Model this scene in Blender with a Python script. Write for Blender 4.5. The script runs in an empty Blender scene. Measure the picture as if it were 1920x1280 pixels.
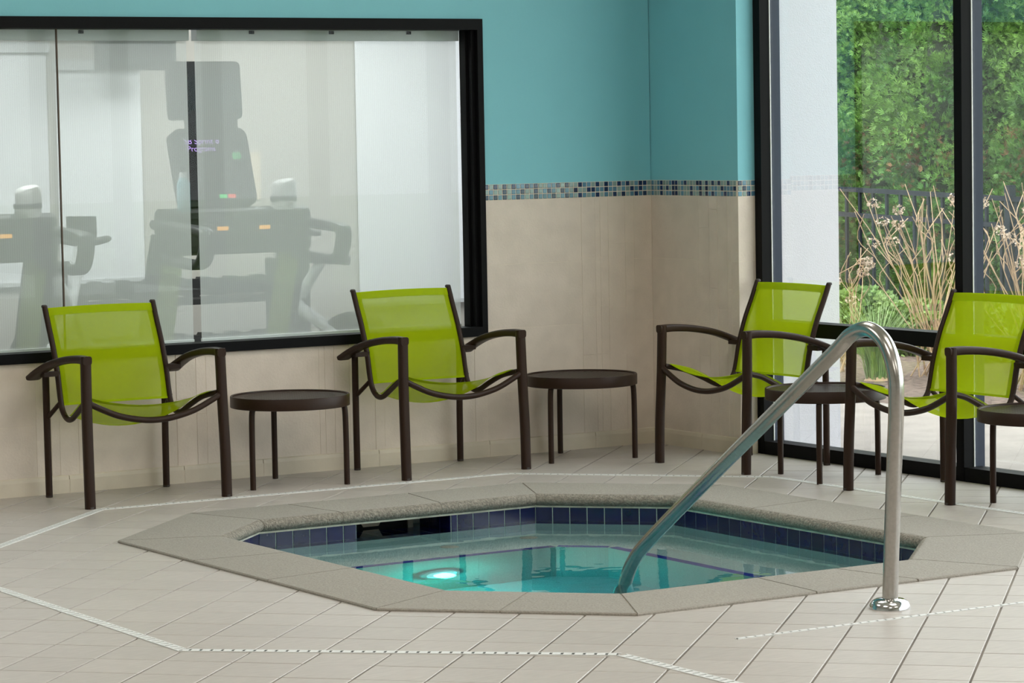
import bpy, math, random
import numpy as np
from mathutils import Vector, Matrix
random.seed(7); RNG = np.random.default_rng(7)
S = bpy.context.scene
COL = S.collection

# ------------------------------------------------------------------ camera
CAM = Vector((-8.24704, -12.02829, 1.54638)); YAW, PITCH, ROLL, FPX = 0.5526636, -0.0703961, -0.0183278, 5492.958
_f = Vector((math.sin(YAW)*math.cos(PITCH), math.cos(YAW)*math.cos(PITCH), math.sin(PITCH)))
_r = _f.cross(Vector((0, 0, 1))).normalized(); _u = _r.cross(_f)
RV = math.cos(ROLL)*_r + math.sin(ROLL)*_u; UV = -math.sin(ROLL)*_r + math.cos(ROLL)*_u
cd = bpy.data.cameras.new('camera'); cam = bpy.data.objects.new('camera', cd); COL.objects.link(cam)
cd.sensor_width = 36; cd.lens = FPX/1920*36; cd.clip_end = 300
cam.matrix_world = Matrix(((RV.x, UV.x, -_f.x, CAM.x), (RV.y, UV.y, -_f.y, CAM.y), (RV.z, UV.z, -_f.z, CAM.z), (0, 0, 0, 1)))
S.camera = cam

# ------------------------------------------------------------------ world, lights, exposure
w = bpy.data.worlds.new('overcast_sky'); S.world = w; w.use_nodes = True
bg = w.node_tree.nodes['Background']; bg.inputs[0].default_value = (0.96, 0.975, 1.0, 1); bg.inputs[1].default_value = 3.1
def light(name, kind, loc, energy, color=(1, 1, 1), aim=None, **kw):
    l = bpy.data.lights.new(name, kind); l.energy = energy; l.color = color
    for k, v in kw.items(): setattr(l, k, v)
    o = bpy.data.objects.new(name, l); COL.objects.link(o); o.location = loc
    if aim is not None: o.rotation_euler = (Vector(aim)-Vector(loc)).to_track_quat('-Z', 'Y').to_euler()
    return o
light('sun', 'SUN', (0, 0, 20), 1.3, (1, .96, .9), aim=(7.0, 7.0, 0), angle=math.radians(25))
for x, y in ((-2.2, -2.6), (-2.2, -6.0), (-5.6, -2.6), (-5.6, -6.0), (-5.6, -9.6), (-2.2, -9.6)):  # added unseen fill lamps, bring the interior up to the outdoor brightness
    light('ceiling_fill', 'AREA', (x, y, 3.36), 27 if x < -4 else 20, (1, .955, .89), aim=(x, y, 0), shape='RECTANGLE', size=1.5, size_y=1.5)
for x, y in ((-2.6, 1.9), (-0.2, 2.2)):
    light('gym_light', 'AREA', (x, y, 2.7), 47, (.97, .985, 1), aim=(x, y, 0), shape='RECTANGLE', size=1.2, size_y=1.2)
S.view_settings.view_transform = 'Standard'; S.view_settings.look = 'None'
S.view_settings.exposure = 0.5; S.view_settings.gamma = 1.0; S.view_settings.use_curve_mapping = False
S.cycles.use_denoising = True
S.cycles.max_bounces = 10; S.cycles.diffuse_bounces = 4; S.cycles.glossy_bounces = 5; S.cycles.transmission_bounces = 10
S.cycles.transparent_max_bounces = 24; S.cycles.sample_clamp_indirect = 6.0

# ------------------------------------------------------------------ materials
def nodes(name):
    m = bpy.data.materials.new(name); m.use_nodes = True
    return m, m.node_tree.nodes, m.node_tree.links
def mat(name, col, rough=.5, metal=0., var=.0, vscale=8., bump=0., bscale=60., rand=0., spec=.5, stretch=None, col2=None, coat=0.):
    m, N, L = nodes(name); b = N['Principled BSDF']
    b.inputs['Roughness'].default_value = rough; b.inputs['Metallic'].default_value = metal
    b.inputs['Specular IOR Level'].default_value = spec; b.inputs['Coat Weight'].default_value = coat
    b.inputs['Base Color'].default_value = (*col, 1)
    geo = N.new('ShaderNodeNewGeometry'); src = geo.outputs['Position']
    if stretch:
        mp = N.new('ShaderNodeMapping'); mp.inputs['Rotation'].default_value = stretch[1]; mp.inputs['Scale'].default_value = stretch[0]
        L.new(src, mp.inputs[0]); src = mp.outputs[0]
    if var or col2:
        n = N.new('ShaderNodeTexNoise'); n.inputs['Scale'].default_value = vscale; n.inputs['Detail'].default_value = 5
        L.new(src, n.inputs['Vector'])
        r = N.new('ShaderNodeValToRGB')
        r.color_ramp.elements[0].position = .33; r.color_ramp.elements[1].position = .67
        c2 = col2 if col2 else tuple(min(1, c*(1+var)) for c in col)
        c1 = col if col2 else tuple(c*(1-var) for c in col)
        r.color_ramp.elements[0].color = (*c1, 1); r.color_ramp.elements[1].color = (*c2, 1)
        L.new(n.outputs['Fac'], r.inputs[0]); out = r.outputs[0]
    else:
        rgb = N.new('ShaderNodeRGB'); rgb.outputs[0].default_value = (*col, 1); out = rgb.outputs[0]
    if rand:
        oi = N.new('ShaderNodeObjectInfo'); ad = N.new('ShaderNodeMath'); ad.operation = 'ADD'
        L.new(oi.outputs['Random'], ad.inputs[0]); L.new(geo.outputs['Random Per Island'], ad.inputs[1])
        fr = N.new('ShaderNodeMath'); fr.operation = 'FRACT'; L.new(ad.outputs[0], fr.inputs[0])
        mr = N.new('ShaderNodeMapRange'); mr.inputs['To Min'].default_value = 1-rand; mr.inputs['To Max'].default_value = 1+rand
        L.new(fr.outputs[0], mr.inputs[0])
        mx = N.new('ShaderNodeVectorMath'); mx.operation = 'SCALE'
        L.new(out, mx.inputs[0]); L.new(mr.outputs[0], mx.inputs['Scale']); out = mx.outputs[0]
    L.new(out, b.inputs['Base Color'])
    if bump:
        n2 = N.new('ShaderNodeTexNoise'); n2.inputs['Scale'].default_value = bscale; n2.inputs['Detail'].default_value = 6
        L.new(geo.outputs['Position'], n2.inputs['Vector'])
        bp = N.new('ShaderNodeBump'); bp.inputs['Strength'].default_value = bump; bp.inputs['Distance'].default_value = .01
        L.new(n2.outputs['Fac'], bp.inputs['Height']); L.new(bp.outputs[0], b.inputs['Normal'])
    return m
def glassmat(name, tint, rough=.0, refl=1.0, haze=0.):
    m, N, L = nodes(name); N.remove(N['Principled BSDF']); o = N['Material Output']
    t = N.new('ShaderNodeBsdfTransparent'); t.inputs[0].default_value = (*tint, 1)
    g = N.new('ShaderNodeBsdfGlossy'); g.inputs['Roughness'].default_value = rough
    fr = N.new('ShaderNodeFresnel'); fr.inputs[0].default_value = 1.45
    mu = N.new('ShaderNodeMath'); mu.operation = 'MULTIPLY'; mu.inputs[1].default_value = refl; L.new(fr.outputs[0], mu.inputs[0])
    mx = N.new('ShaderNodeMixShader'); L.new(mu.outputs[0], mx.inputs[0]); L.new(t.outputs[0], mx.inputs[1]); L.new(g.outputs[0], mx.inputs[2])
    L.new(mx.outputs[0], o.inputs[0])
    if haze:
        d = N.new('ShaderNodeBsdfDiffuse'); d.inputs[0].default_value = (.8, .85, .9, 1)
        n = N.new('ShaderNodeTexNoise'); n.inputs['Scale'].default_value = 3; ge = N.new('ShaderNodeNewGeometry'); L.new(ge.outputs['Position'], n.inputs[0])
        mu2 = N.new('ShaderNodeMath'); mu2.operation = 'MULTIPLY'; mu2.inputs[1].default_value = haze*2; L.new(n.outputs['Fac'], mu2.inputs[0])
        m2 = N.new('ShaderNodeMixShader'); L.new(mu2.outputs[0], m2.inputs[0]); L.new(mx.outputs[0], m2.inputs[1]); L.new(d.outputs[0], m2.inputs[2]); L.new(m2.outputs[0], o.inputs[0])
    return m
def cloth(name, col, transp, transl, wscale=0., wamp=0., sheer=None):
    m, N, L = nodes(name); N.remove(N['Principled BSDF']); o = N['Material Output']
    d = N.new('ShaderNodeBsdfDiffuse'); d.inputs[0].default_value = (*col, 1)
    tl = N.new('ShaderNodeBsdfTranslucent'); tl.inputs[0].default_value = (*col, 1)
    tp = N.new('ShaderNodeBsdfTransparent')
    if sheer: tp.inputs[0].default_value = (*sheer, 1)
    a = N.new('ShaderNodeMixShader'); a.inputs[0].default_value = transl; L.new(d.outputs[0], a.inputs[1]); L.new(tl.outputs[0], a.inputs[2])
    b = N.new('ShaderNodeMixShader'); b.inputs[0].default_value = transp; L.new(a.outputs[0], b.inputs[1]); L.new(tp.outputs[0], b.inputs[2])
    if wamp:   # fine woven ribs change how open the weave is
        tc = N.new('ShaderNodeNewGeometry'); wv = N.new('ShaderNodeTexWave'); wv.bands_direction = 'X'; wv.inputs['Scale'].default_value = wscale
        wv.inputs['Distortion'].default_value = .3
        L.new(tc.outputs['Position'], wv.inputs[0])
        mr = N.new('ShaderNodeMapRange'); mr.inputs['To Min'].default_value = transp-wamp; mr.inputs['To Max'].default_value = transp+wamp
        L.new(wv.outputs['Fac'], mr.inputs[0]); L.new(mr.outputs[0], b.inputs[0])
    L.new(b.outputs[0], o.inputs[0]); return m
def emit(name, col, st):
    m, N, L = nodes(name); N.remove(N['Principled BSDF']); e = N.new('ShaderNodeEmission'); e.inputs[0].default_value = (*col, 1); e.inputs[1].default_value = st
    L.new(e.outputs[0], N['Material Output'].inputs[0]); return m

R45 = (0, 0, math.radians(-45))
M = dict(
    teal=mat('teal_paint', (.205, .545, .615), .55, var=.02, vscale=3, bump=.04, bscale=120),
    tile_wall=mat('beige_wall_tile', (.67, .58, .49), .45, var=.05, vscale=9, bump=.12, bscale=90, rand=.035),
    grout_wall=mat('wall_grout', (.72, .63, .52), .8, var=.06, vscale=14),
    base=mat('base_tile', (.63, .555, .44), .45, var=.06, vscale=6, bump=.06, bscale=60, rand=.03),
    mos_navy=mat('mosaic_navy', (.012, .035, .10), .12, rand=.25, coat=.4),
    mos_blue=mat('mosaic_steel_blue', (.10, .235, .335), .15, rand=.2, coat=.4),
    mos_grey=mat('mosaic_grey_green', (.23, .33, .32), .15, rand=.15, coat=.4),
    floor_tile=mat('floor_tile', (.475, .428, .39), .42, var=.06, vscale=5, bump=.03, bscale=40, rand=.035, stretch=((3, 14, 1), R45)),
    floor_grout=mat('floor_grout', (.19, .165, .138), .85, var=.45, vscale=1.6),
    coping=mat('cast_stone_coping', (.315, .287, .245), .8, var=.13, vscale=130, bump=.4, bscale=150, rand=.03),
    coping_nose=mat('exposed_aggregate_nose', (.275, .245, .20), .85, var=.32, vscale=95, bump=1., bscale=120),
    coping_joint=mat('coping_joint', (.27, .24, .195), .9, var=.2, vscale=20),
    navy=mat('navy_pool_tile', (.0045, .006, .055), .12, var=.15, vscale=30, rand=.25, coat=.1),
    grout_pool=mat('pool_grout', (.62, .60, .50), .8, var=.2, vscale=20),
    plaster=mat('speckled_pool_plaster', (.46, .60, .53), .7, var=.16, vscale=160),
    edge_blue=mat('bench_edge_tile', (.008, .03, .32), .3, rand=.2),
    skim=mat('skimmer_plastic', (.66, .55, .40), .5, var=.15, vscale=10),
    black=mat('black_anodised', (.004, .004, .0045), .5, spec=.1),
    navyframe=mat('outer_frame', (.018, .027, .05), .45, spec=.3),
    gasket=mat('brown_seal', (.10, .07, .05), .7),
    brown=mat('bronze_powder_coat', (.030, .0155, .0095), .38, var=.12, vscale=300, bump=.05, bscale=500, spec=.17),
    footcap=mat('grey_foot_glide', (.05, .042, .038), .7, var=.4, vscale=80),
    steel=mat('brushed_stainless', (.46, .44, .41), .2, 1., var=.06, vscale=90),
    chrome=mat('polished_chrome', (.62, .62, .62), .1, 1.),
    white_pl=mat('white_drain_plastic', (.74, .74, .72), .45, var=.05, vscale=30),
    void_shadow=mat('void_and_shadow_black', (.02, .02, .02), .9),  # near-black for drain voids and the painted shadow strip
    stucco=mat('white_stucco', (.60, .59, .635), .9, bump=.3, bscale=170),
    plaster_w=mat('white_paint', (.72, .70, .66), .8),
    ceil=mat('ceiling_paint', (.80, .78, .74), .9),
    gymwall=mat('gym_wall_paint', (.50, .47, .42), .85),
    gymfloor=mat('gym_rubber_floor', (.10, .10, .10), .8, var=.2, vscale=50),
    concrete=mat('concrete_path', (.30, .265, .235), .9, var=.1, vscale=4, bump=.15, bscale=50),
    mulch=mat('bark_mulch', (.055, .035, .024), .95, col2=(.20, .14, .11), vscale=26, bump=1., bscale=30),
    lawn=mat('lawn', (.10, .22, .03), .9, col2=(.22, .34, .06), vscale=3, bump=.5, bscale=40),
    fence=mat('black_iron', (.008, .012, .02), .55, spec=.2),
    bark=mat('tree_bark', (.06, .04, .028), .9, var=.4, vscale=18, bump=.8, bscale=30),
    arbor=mat('arborvitae_foliage', (.035, .135, .022), .6, col2=(.18, .34, .06), vscale=2.6, rand=.4),
    arbor_dry=mat('dry_foliage', (.25, .13, .06), .8, var=.3, vscale=5, rand=.25),
    core=mat('dark_inner_shade', (.018, .03, .01), .95, var=.4, vscale=12),  # near-black colour painting the shade deep inside the foliage
    box=mat('boxwood_leaf', (.11, .21, .045), .55, col2=(.24, .33, .10), vscale=4, rand=.3),
    grass=mat('grass_blade', (.16, .30, .09), .6, col2=(.34, .44, .20), vscale=6, rand=.3),
    dry=mat('dry_stem', (.43, .30, .18), .8, var=.2, vscale=20),
    dryhead=mat('dry_petals', (.52, .41, .31), .85, var=.25, vscale=30, rand=.25),
    charcoal=mat('charcoal_plastic', (.018, .018, .018), .5),
    lime_pl=mat('lime_panel', (.24, .33, .03), .5),
    greyframe=mat('light_grey_frame', (.62, .63, .63), .4),
    towel=mat('white_towel', (.80, .79, .76), .95, bump=.6, bscale=200),
    stripe=mat('grey_towel_stripe', (.10, .10, .115), .95),
    screen=mat('dark_screen', (.008, .009, .011), .15),
    bottle=mat('blue_bottle', (.18, .34, .38), .25),
    blind=mat('white_closed_blind', (.90, .91, .92), .8),
    paper=mat('cream_paper', (.72, .62, .47), .9),
)
M['glass'] = glassmat('window_glass', (.95, .98, .97), refl=.25, haze=.006)
M['glass_in'] = glassmat('partition_glass', (.94, .97, .96), refl=.25)
M['sling'] = cloth('lime_mesh_sling', (.43, .545, .008), .17, .38)
M['sling2'] = cloth('lime_hem', (.40, .52, .008), .05, .25)
M['shade'] = cloth('white_screen_fabric', (.80, .81, .79), .42, .45, wscale=30., wamp=.025)
M['e_green'] = emit('led_green', (.05, .8, .2), .8); M['e_purple'] = emit('led_purple', (.55, .35, .9), .8)
M['e_orange'] = emit('led_orange', (1, .45, .05), .9); M['e_red'] = emit('led_red', (.9, .1, .06), .9)
M['lamp'] = emit('pool_lamp_lens', (.32, 1, .86), 1.0)
M['ceil_fill_panel'] = mat('fill_panel_diffuser', (.9, .9, .88), .6)
# water: real refracting surface with faint ripples
m, N, L = nodes('spa_water'); N.remove(N['Principled BSDF'])
g = N.new('ShaderNodeBsdfGlass'); g.inputs['IOR'].default_value = 1.33; g.inputs['Roughness'].default_value = 0.; g.inputs['Color'].default_value = (.97, 1, 1, 1)
ge = N.new('ShaderNodeNewGeometry'); n = N.new('ShaderNodeTexNoise'); n.inputs['Scale'].default_value = 5.5; n.inputs['Detail'].default_value = 2
L.new(ge.outputs['Position'], n.inputs['Vector']); bp = N.new('ShaderNodeBump'); bp.inputs['Strength'].default_value = .045; bp.inputs['Distance'].default_value = .02
L.new(n.outputs['Fac'], bp.inputs['Height']); L.new(bp.outputs[0], g.inputs['Normal']); L.new(g.outputs[0], N['Material Output'].inputs[0]); M['water'] = m
va = N.new('ShaderNodeVolumeAbsorption'); va.inputs[0].default_value = (.36, .70, .95, 1); va.inputs[1].default_value = .65; L.new(va.outputs[0], N['Material Output'].inputs['Volume'])

# ------------------------------------------------------------------ mesh helpers
class MB:
    def __init__(s): s.v = []; s.f = []
    def box(s, x0, x1, y0, y1, z0, z1, mtx=None):
        b = len(s.v); P = [(x, y, z) for z in (z0, z1) for y in (y0, y1) for x in (x0, x1)]
        if mtx is not None: P = [tuple(mtx @ Vector(q)) for q in P]
        s.v += P; s.f += [tuple(b+i for i in q) for q in ((0, 2, 3, 1), (4, 5, 7, 6), (0, 1, 5, 4), (2, 6, 7, 3), (0, 4, 6, 2), (1, 3, 7, 5))]; return s
    def prism(s, poly, z0, z1, ch=0.):
        n = len(poly); b = len(s.v); c = np.mean(np.array(poly), 0)
        def ins(q, d):
            dv = np.array(q)-c; l = np.linalg.norm(dv) + 1e-9; return tuple(c+dv*max(0., 1-d/l*1.3))
        s.v += [(*q[:2], z0) for q in poly] + [(*q[:2], z1-ch) for q in poly]
        if ch: s.v += [(*ins(q[:2], ch), z1) for q in poly]
        k = 3 if ch else 2
        for l in range(k-1):
            for i in range(n): j = (i+1) % n; s.f.append((b+l*n+i, b+l*n+j, b+(l+1)*n+j, b+(l+1)*n+i))
        s.f.append(tuple(b+(k-1)*n+i for i in range(n))); s.f.append(tuple(b+n-1-i for i in range(n))); return s
    def sweep(s, pts, prof, up=(0, 0, 1), caps=True, scale=None):
        P = [Vector(q) for q in pts]; n = len(P); m = len(prof); b = len(s.v); U = Vector(up)
        prev = None
        for i in range(n):
            t = (P[min(i+1, n-1)]-P[max(i-1, 0)]).normalized()
            if prev is None:
                a = U.cross(t)
                if a.length < 1e-4: a = Vector((1, 0, 0)).cross(t)
                a.normalize()
            else: a = (prev - t*prev.dot(t)).normalized()
            prev = a; c = t.cross(a); k = scale(i/(n-1)) if scale else (1, 1)
            s.v += [tuple(P[i]+a*(q[0]*k[0])+c*(q[1]*k[1])) for q in prof]
        for i in range(n-1):
            for j in range(m): k = (j+1) % m; s.f.append((b+i*m+j, b+i*m+k, b+(i+1)*m+k, b+(i+1)*m+j))
        if caps: s.f.append(tuple(b+m-1-j for j in range(m))); s.f.append(tuple(b+(n-1)*m+j for j in range(m)))
        return s
    def tube(s, pts, r, seg=12, **k): return s.sweep(pts, [(r*math.cos(2*math.pi*i/seg), r*math.sin(2*math.pi*i/seg)) for i in range(seg)], **k)
    def lathe(s, prof, c=(0, 0, 0), seg=48, close=False):
        b = len(s.v); n = len(prof)
        for i in range(seg):
            a = 2*math.pi*i/seg
            s.v += [(c[0]+r*math.cos(a), c[1]+r*math.sin(a), c[2]+z) for r, z in prof]
        for i in range(seg):
            j = (i+1) % seg
            for k in range(n if close else n-1):
                l = (k+1) % n; s.f.append((b+i*n+k, b+j*n+k, b+j*n+l, b+i*n+l))
        return s
    def raw(s, v, f): b = len(s.v); s.v += [tuple(q) for q in v]; s.f += [tuple(b+i for i in q) for q in f]; return s
    def mesh(s, name, material, smooth=False):
        me = bpy.data.meshes.new(name); me.from_pydata(s.v, [], s.f); me.materials.append(material); me.update()
        if smooth:
            me.polygons.foreach_set('use_smooth', [True]*len(me.polygons)); 
            try: me.set_sharp_from_angle(angle=math.radians(42))
            except Exception: pass
        return me
    def build(s, name, material, parent=None, smooth=False, loc=None): return link(name, s.mesh(name, material, smooth), parent, loc)
def link(name, me, parent=None, loc=None):
    o = bpy.data.objects.new(name, me); COL.objects.link(o); o.parent = parent
    if loc is not None: o.location = loc
    return o
def tag(o, label=None, cat=None, group=None, kind=None):
    for k, v in (('label', label), ('category', cat), ('group', group), ('kind', kind)):
        if v: o[k] = v
    return o
def empty(name, loc=(0, 0, 0), rz=0, **t):
    o = link(name, None, None, loc); o.rotation_euler = (0, 0, rz); o.empty_display_size = .1; return tag(o, **t)
def copy_tree(o, parent=None):
    c = o.copy(); COL.objects.link(c); c.parent = parent
    for ch in list(o.children): copy_tree(ch, c)
    return c
def cat(pts, n=8):
    P = [np.array(q, float) for q in pts]; P = [2*P[0]-P[1]]+P+[2*P[-1]-P[-2]]; out = []
    for i in range(1, len(P)-2):
        for k in range(n):
            t = k/n; a, b, c, d = P[i-1:i+3]
            out.append(tuple(.5*(2*b+(c-a)*t+(2*a-5*b+4*c-d)*t*t+(3*b-a-3*c+d)*t**3)))
    return out+[tuple(P[-2])]
def rrect(w, h, r, n=4):
    o = []
    for cx, cy, a0 in ((w/2-r, h/2-r, 0), (-w/2+r, h/2-r, 90), (-w/2+r, -h/2+r, 180), (w/2-r, -h/2+r, 270)):
        for i in range(n+1): a = math.radians(a0+90*i/n); o.append((cx+r*math.cos(a), cy+r*math.sin(a)))
    return o
def clip(poly, a, b, c):   # keep a*x+b*y<=c
    out = []
    for i in range(len(poly)):
        p, q = poly[i], poly[(i+1) % len(poly)]; dp = a*p[0]+b*p[1]-c; dq = a*q[0]+b*q[1]-c
        if dp <= 0: out.append(p)
        if dp*dq < 0: t = dp/(dp-dq); out.append((p[0]+(q[0]-p[0])*t, p[1]+(q[1]-p[1])*t))
    return out
def project(x, y, z=0.):
    d = Vector((x, y, z))-CAM; dz = d.dot(_f); return 960+FPX*d.dot(RV)/dz, 640-FPX*d.dot(UV)/dz
def text_mesh(body, size, material):
    c = bpy.data.curves.new('lettering', 'FONT'); c.body = body; c.size = size; c.align_x = 'LEFT'
    t = bpy.data.objects.new('tmp', c); COL.objects.link(t)
    me = bpy.data.meshes.new_from_object(t.evaluated_get(bpy.context.evaluated_depsgraph_get()))
    bpy.data.objects.remove(t); me.materials.clear(); me.materials.append(material); return me

# ------------------------------------------------------------------ room shell
XF = .10            # inner face of the glazing
TOPZ = 1.2335; MP = .0255; H = .308
ROOMX, ROOMY, CEIL = -11.0, -14.5, 3.4
WX0, WX1, WZ0, WZ1 = -5.2, -.972, .585, 2.10     # partition window opening
mb = MB(); mb.box(ROOMX, WX0, .004, .16, 0, CEIL); mb.box(WX0, WX1, .004, .16, WZ1, CEIL); mb.box(WX1, .0, .004, .16, TOPZ+3*MP, CEIL)
wall_left = tag(mb.build('wall_left', M['teal']), kind='structure')
mb = MB(); mb.box(WX0, WX1, .0008, .16, 0, WZ0); mb.box(WX1, .0, .0008, .16, 0, TOPZ+3*MP)
mb.build('tile_bed', M['grout_wall'], wall_left)
mb = MB(); mb.box(.004, .20, -.724, .16, TOPZ+3*MP, CEIL)
wall_right = tag(mb.build('wall_right', M['teal']), kind='structure')
mb = MB(); mb.box(.0008, .20, -.7272, .16, 0, TOPZ+3*MP); mb.build('tile_bed', M['grout_wall'], wall_right)

def tile_box(u0, u1, z0, z1, plane, proud, parent, name='wall_tile', material='tile_wall'):
    g = .0009; mb = MB(); t = .008; c = .0006
    u0 += g; u1 -= g; z0 += g; z1 -= g
    if u1-u0 < .004 or z1-z0 < .004: return
    # front face chamfered; local (u, z, depth)
    pts = [(u0, z0, t), (u1, z0, t), (u1, z1, t), (u0, z1, t), (u0, z0, -proud+c), (u1, z0, -proud+c), (u1, z1, -proud+c), (u0, z1, -proud+c),
           (u0+c, z0+c, -proud), (u1-c, z0+c, -proud), (u1-c, z1-c, -proud), (u0+c, z1-c, -proud)]
    fs = [(0, 1, 5, 4), (1, 2, 6, 5), (2, 3, 7, 6), (3, 0, 4, 7), (4, 5, 9, 8), (5, 6, 10, 9), (6, 7, 11, 10), (7, 4, 8, 11), (8, 9, 10, 11)]
    fn = {'L': lambda u, z, d: (u, d, z), 'R': lambda u, z, d: (d, -u, z), 'T': lambda u, z, d: (u, -.728+d, z)}[plane]
    v = [fn(*q) for q in pts]
    if plane == 'R': fs = [q[::1] for q in fs]
    return mb.raw(v, fs).build(name, M[material], parent)
def wall_tiles(plane, cols, z0, z1, parent):
    for u0, u1, strip in cols:
        if not strip:
            z = 0.
            while z < z1-.003:
                a, b = max(z, z0), min(z+H, z1)
                if z1-b < .02: b = z1
                tile_box(u0, u1, a, b, plane, 0., parent); z += H
        else:
            z = z0; pr = random.uniform(.0003, .0018); k = 0
            while z < z1-.003:
                h = random.choice((.31, .46, .62, .38, .24)); b = min(z+h, z1)
                if z1-b < .05: b = z1
                tile_box(u0, u1, z, b, plane, pr+random.uniform(-.0003, .0003), parent); z = b
def colset(ws): # widths from u=0, negative = strip
    u = 0.; out = []
    for q in ws: out.append((u, u+abs(q), q < 0)); u += abs(q)
    return out
ws = [.108, -.054, -.10, -.047, -.03, -.08, .555]
cL = [(-b, -a, s) for a, b, s in colset(ws)]
wall_tiles('L', [c for c in cL if c[0] >= WX1-.003], 0, TOPZ, wall_left)
for c0 in cL:
    if c0[0] < WX1-.003: wall_tiles('L', [(WX1, c0[1], c0[2])], 0, TOPZ, wall_left)
u = WX1; k = 0
pat = [-.07, -.10, .40, -.05, -.09, -.045, -.08, -.05, -.03, .50, -.08, -.05, -.10, .42, -.06, -.09, -.04, -.07, .55, -.08, -.05, .60]
while u > -4.6:
    wd = pat[k % len(pat)]; wall_tiles('L', [(u-abs(wd), u, wd < 0)], 0, WZ0, wall_left); u -= abs(wd); k += 1
wall_tiles('R', colset([.40, -.088, -.07, -.08, -.035, .055]), 0, TOPZ, wall_right)
wall_tiles('T', [(0., XF, False)], 0, TOPZ, wall_right)
# mosaic band, every little tile on its own
mos = {}
for kname in ('mos_navy', 'mos_blue', 'mos_grey'):
    t = MB(); h = MP/2-.0018; c = .002
    t.raw([(-h, .006, -h), (h, .006, -h), (h, .006, h), (-h, .006, h), (-h, 0, -h), (h, 0, -h), (h, 0, h), (-h, 0, h), (-h+c, -.0015, -h+c), (h-c, -.0015, -h+c), (h-c, -.0015, h-c), (-h+c, -.0015, h-c)],
          [(0, 1, 5, 4), (1, 2, 6, 5), (2, 3, 7, 6), (3, 0, 4, 7), (4, 5, 9, 8), (5, 6, 10, 9), (6, 7, 11, 10), (7, 4, 8, 11), (8, 9, 10, 11)])
    mos[kname] = t.mesh('mosaic_tile', M[kname])
rowsL = ['GGNBGGNBBNGBNBNNGGBNGGNBGNBGNBNBGNGNGN',  # read from the corner outwards
         'GNBBNBGBGBBNBBNNGGNBNGBGNGNGBGGNBBGBGG',
         'GNBNBGNGNGBGNGBGBNGBNBGNBBNBNBGBNBNGBN']
rowsL[0] = 'GNNBGNBNGBNGNGBBNGGNGNBBGGNBNBBNGNGNGN'
rowsL[1] = 'GBNBNGBGBBNBBNNGGNGBNGBNBGNGGNBBGNGGBG'
rowsL[2] = 'GNBNBGNGNGBGNBGBNGBNBGNBBBNBGBNBGNBNBN'
rowsR = ['BGBNGGBNNGBNGGGNNGNGNGNGGNGG', 'BGBNGNGNNGBGGNGBNGNGBBGNBBBN', 'BGGNGBBNNGBGGNGGNGNBNBGBNBBG']
CM = {'N': 'mos_navy', 'B': 'mos_blue', 'G': 'mos_grey'}
for r in range(3):
    z = TOPZ+(2-r+.5)*MP
    for k in range(38):
        x = -(k+.5)*MP
        if x-MP/2 < WX1: continue
        link('mosaic_tile', mos[CM[rowsL[r][k]]], wall_left, (x, .0, z))
    for k in range(28):
        o = link('mosaic_tile', mos[CM[rowsR[r][k]]], wall_right, (.0, -(k+.5)*MP, z)); o.rotation_euler = (0, 0, -math.pi/2)
    for k, c in enumerate(('NBGB', 'GNBG', 'BGNB')[r]):
        link('mosaic_tile', mos[CM[c]], wall_right, ((k+.5)*MP, -.728, z))
# cove base tiles
bl = tag(MB().box(ROOMX, 0, -.0095, .0, 0, .06).build('baseboard_left', M['grout_wall']), kind='structure')
br = tag(MB().box(-.0095, 0, -.735, 0, 0, .06).build('baseboard_right', M['grout_wall']), kind='structure')
def base_tile(a, b, fn, parent):
    prof = [(.0, .0), (-.011, .0), (-.011, .06), (-.008, .076), (.0, .08)]
    v = [fn(a, *q) for q in prof]+[fn(b, *q) for q in prof]; n = 5
    MB().raw(v, [(i, (i+1) % n, n+(i+1) % n, n+i) for i in range(n)]+[(4, 3, 2, 1, 0), (5, 6, 7, 8, 9)]).build('base_tile', M['base'], parent)
x = 0.
for wd in (.36, .61, .61, .61, .40, .56, .61, .61, .61):
    base_tile(x-wd+.0015, x-.0015, lambda u, d, z: (u, d, z), bl); x -= wd
for a, b in ((0., .42), (.42, .735)): base_tile(a+.0015, b-.0015, lambda u, d, z: (d, -u, z), br)
base_tile(0, .09, lambda u, d, z: (u, -.728+d, z), br)

# floor: grout bed with an octagonal well, tiles laid diagonally
CX, CY = -2.23, -2.685
def octo(hx, hy, ds):   # ds: diag distance*sqrt2 for (NE, NW, SW, SE), N = far (+y)
    NE, NW, SW, SE = ds
    P = [(hx, NE-hx), (NE-hy, hy), (-(NW-hy), hy), (-hx, NW-hx), (-hx, -(SW-hx)), (-(SW-hy), -hy), (SE-hy, -hy), (hx, -(SE-hx))]
    return [(CX+a, CY+b) for a, b in P]
OUT = octo(1.42, 1.625, (2.41, 2.465, 2.43, 2.43))
INN = octo(1.02, 1.225, (1.835, 1.92, 1.83, 1.85))
WAL = octo(1.05, 1.255, (1.877, 1.962, 1.872, 1.892))
MID = octo(1.25, 1.45, (2.17, 2.22, 2.16, 2.16))
rect = [(XF+.12, CY), (XF+.12, .0), (CX, .0), (ROOMX, .0), (ROOMX, CY), (ROOMX, ROOMY), (CX, ROOMY), (XF+.12, ROOMY)]
v = [(*q, -.004) for q in MID]+[(XF+.12, .02, -.004), (ROOMX, .02, -.004), (ROOMX, ROOMY, -.004), (XF+.12, ROOMY, -.004)]
f = [(0, 8, 1), (1, 8, 9, 2), (2, 9, 3), (3, 9, 10, 4), (4, 10, 5), (5, 10, 11, 6), (6, 11, 7), (7, 11, 8, 0)]
floor = tag(MB().raw(v, f).build('floor', M['floor_grout']), kind='structure')
TP, A0, B0 = .21715, 1.81763, -4.63028; q2 = math.sqrt(.5)
tiles = []
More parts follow.
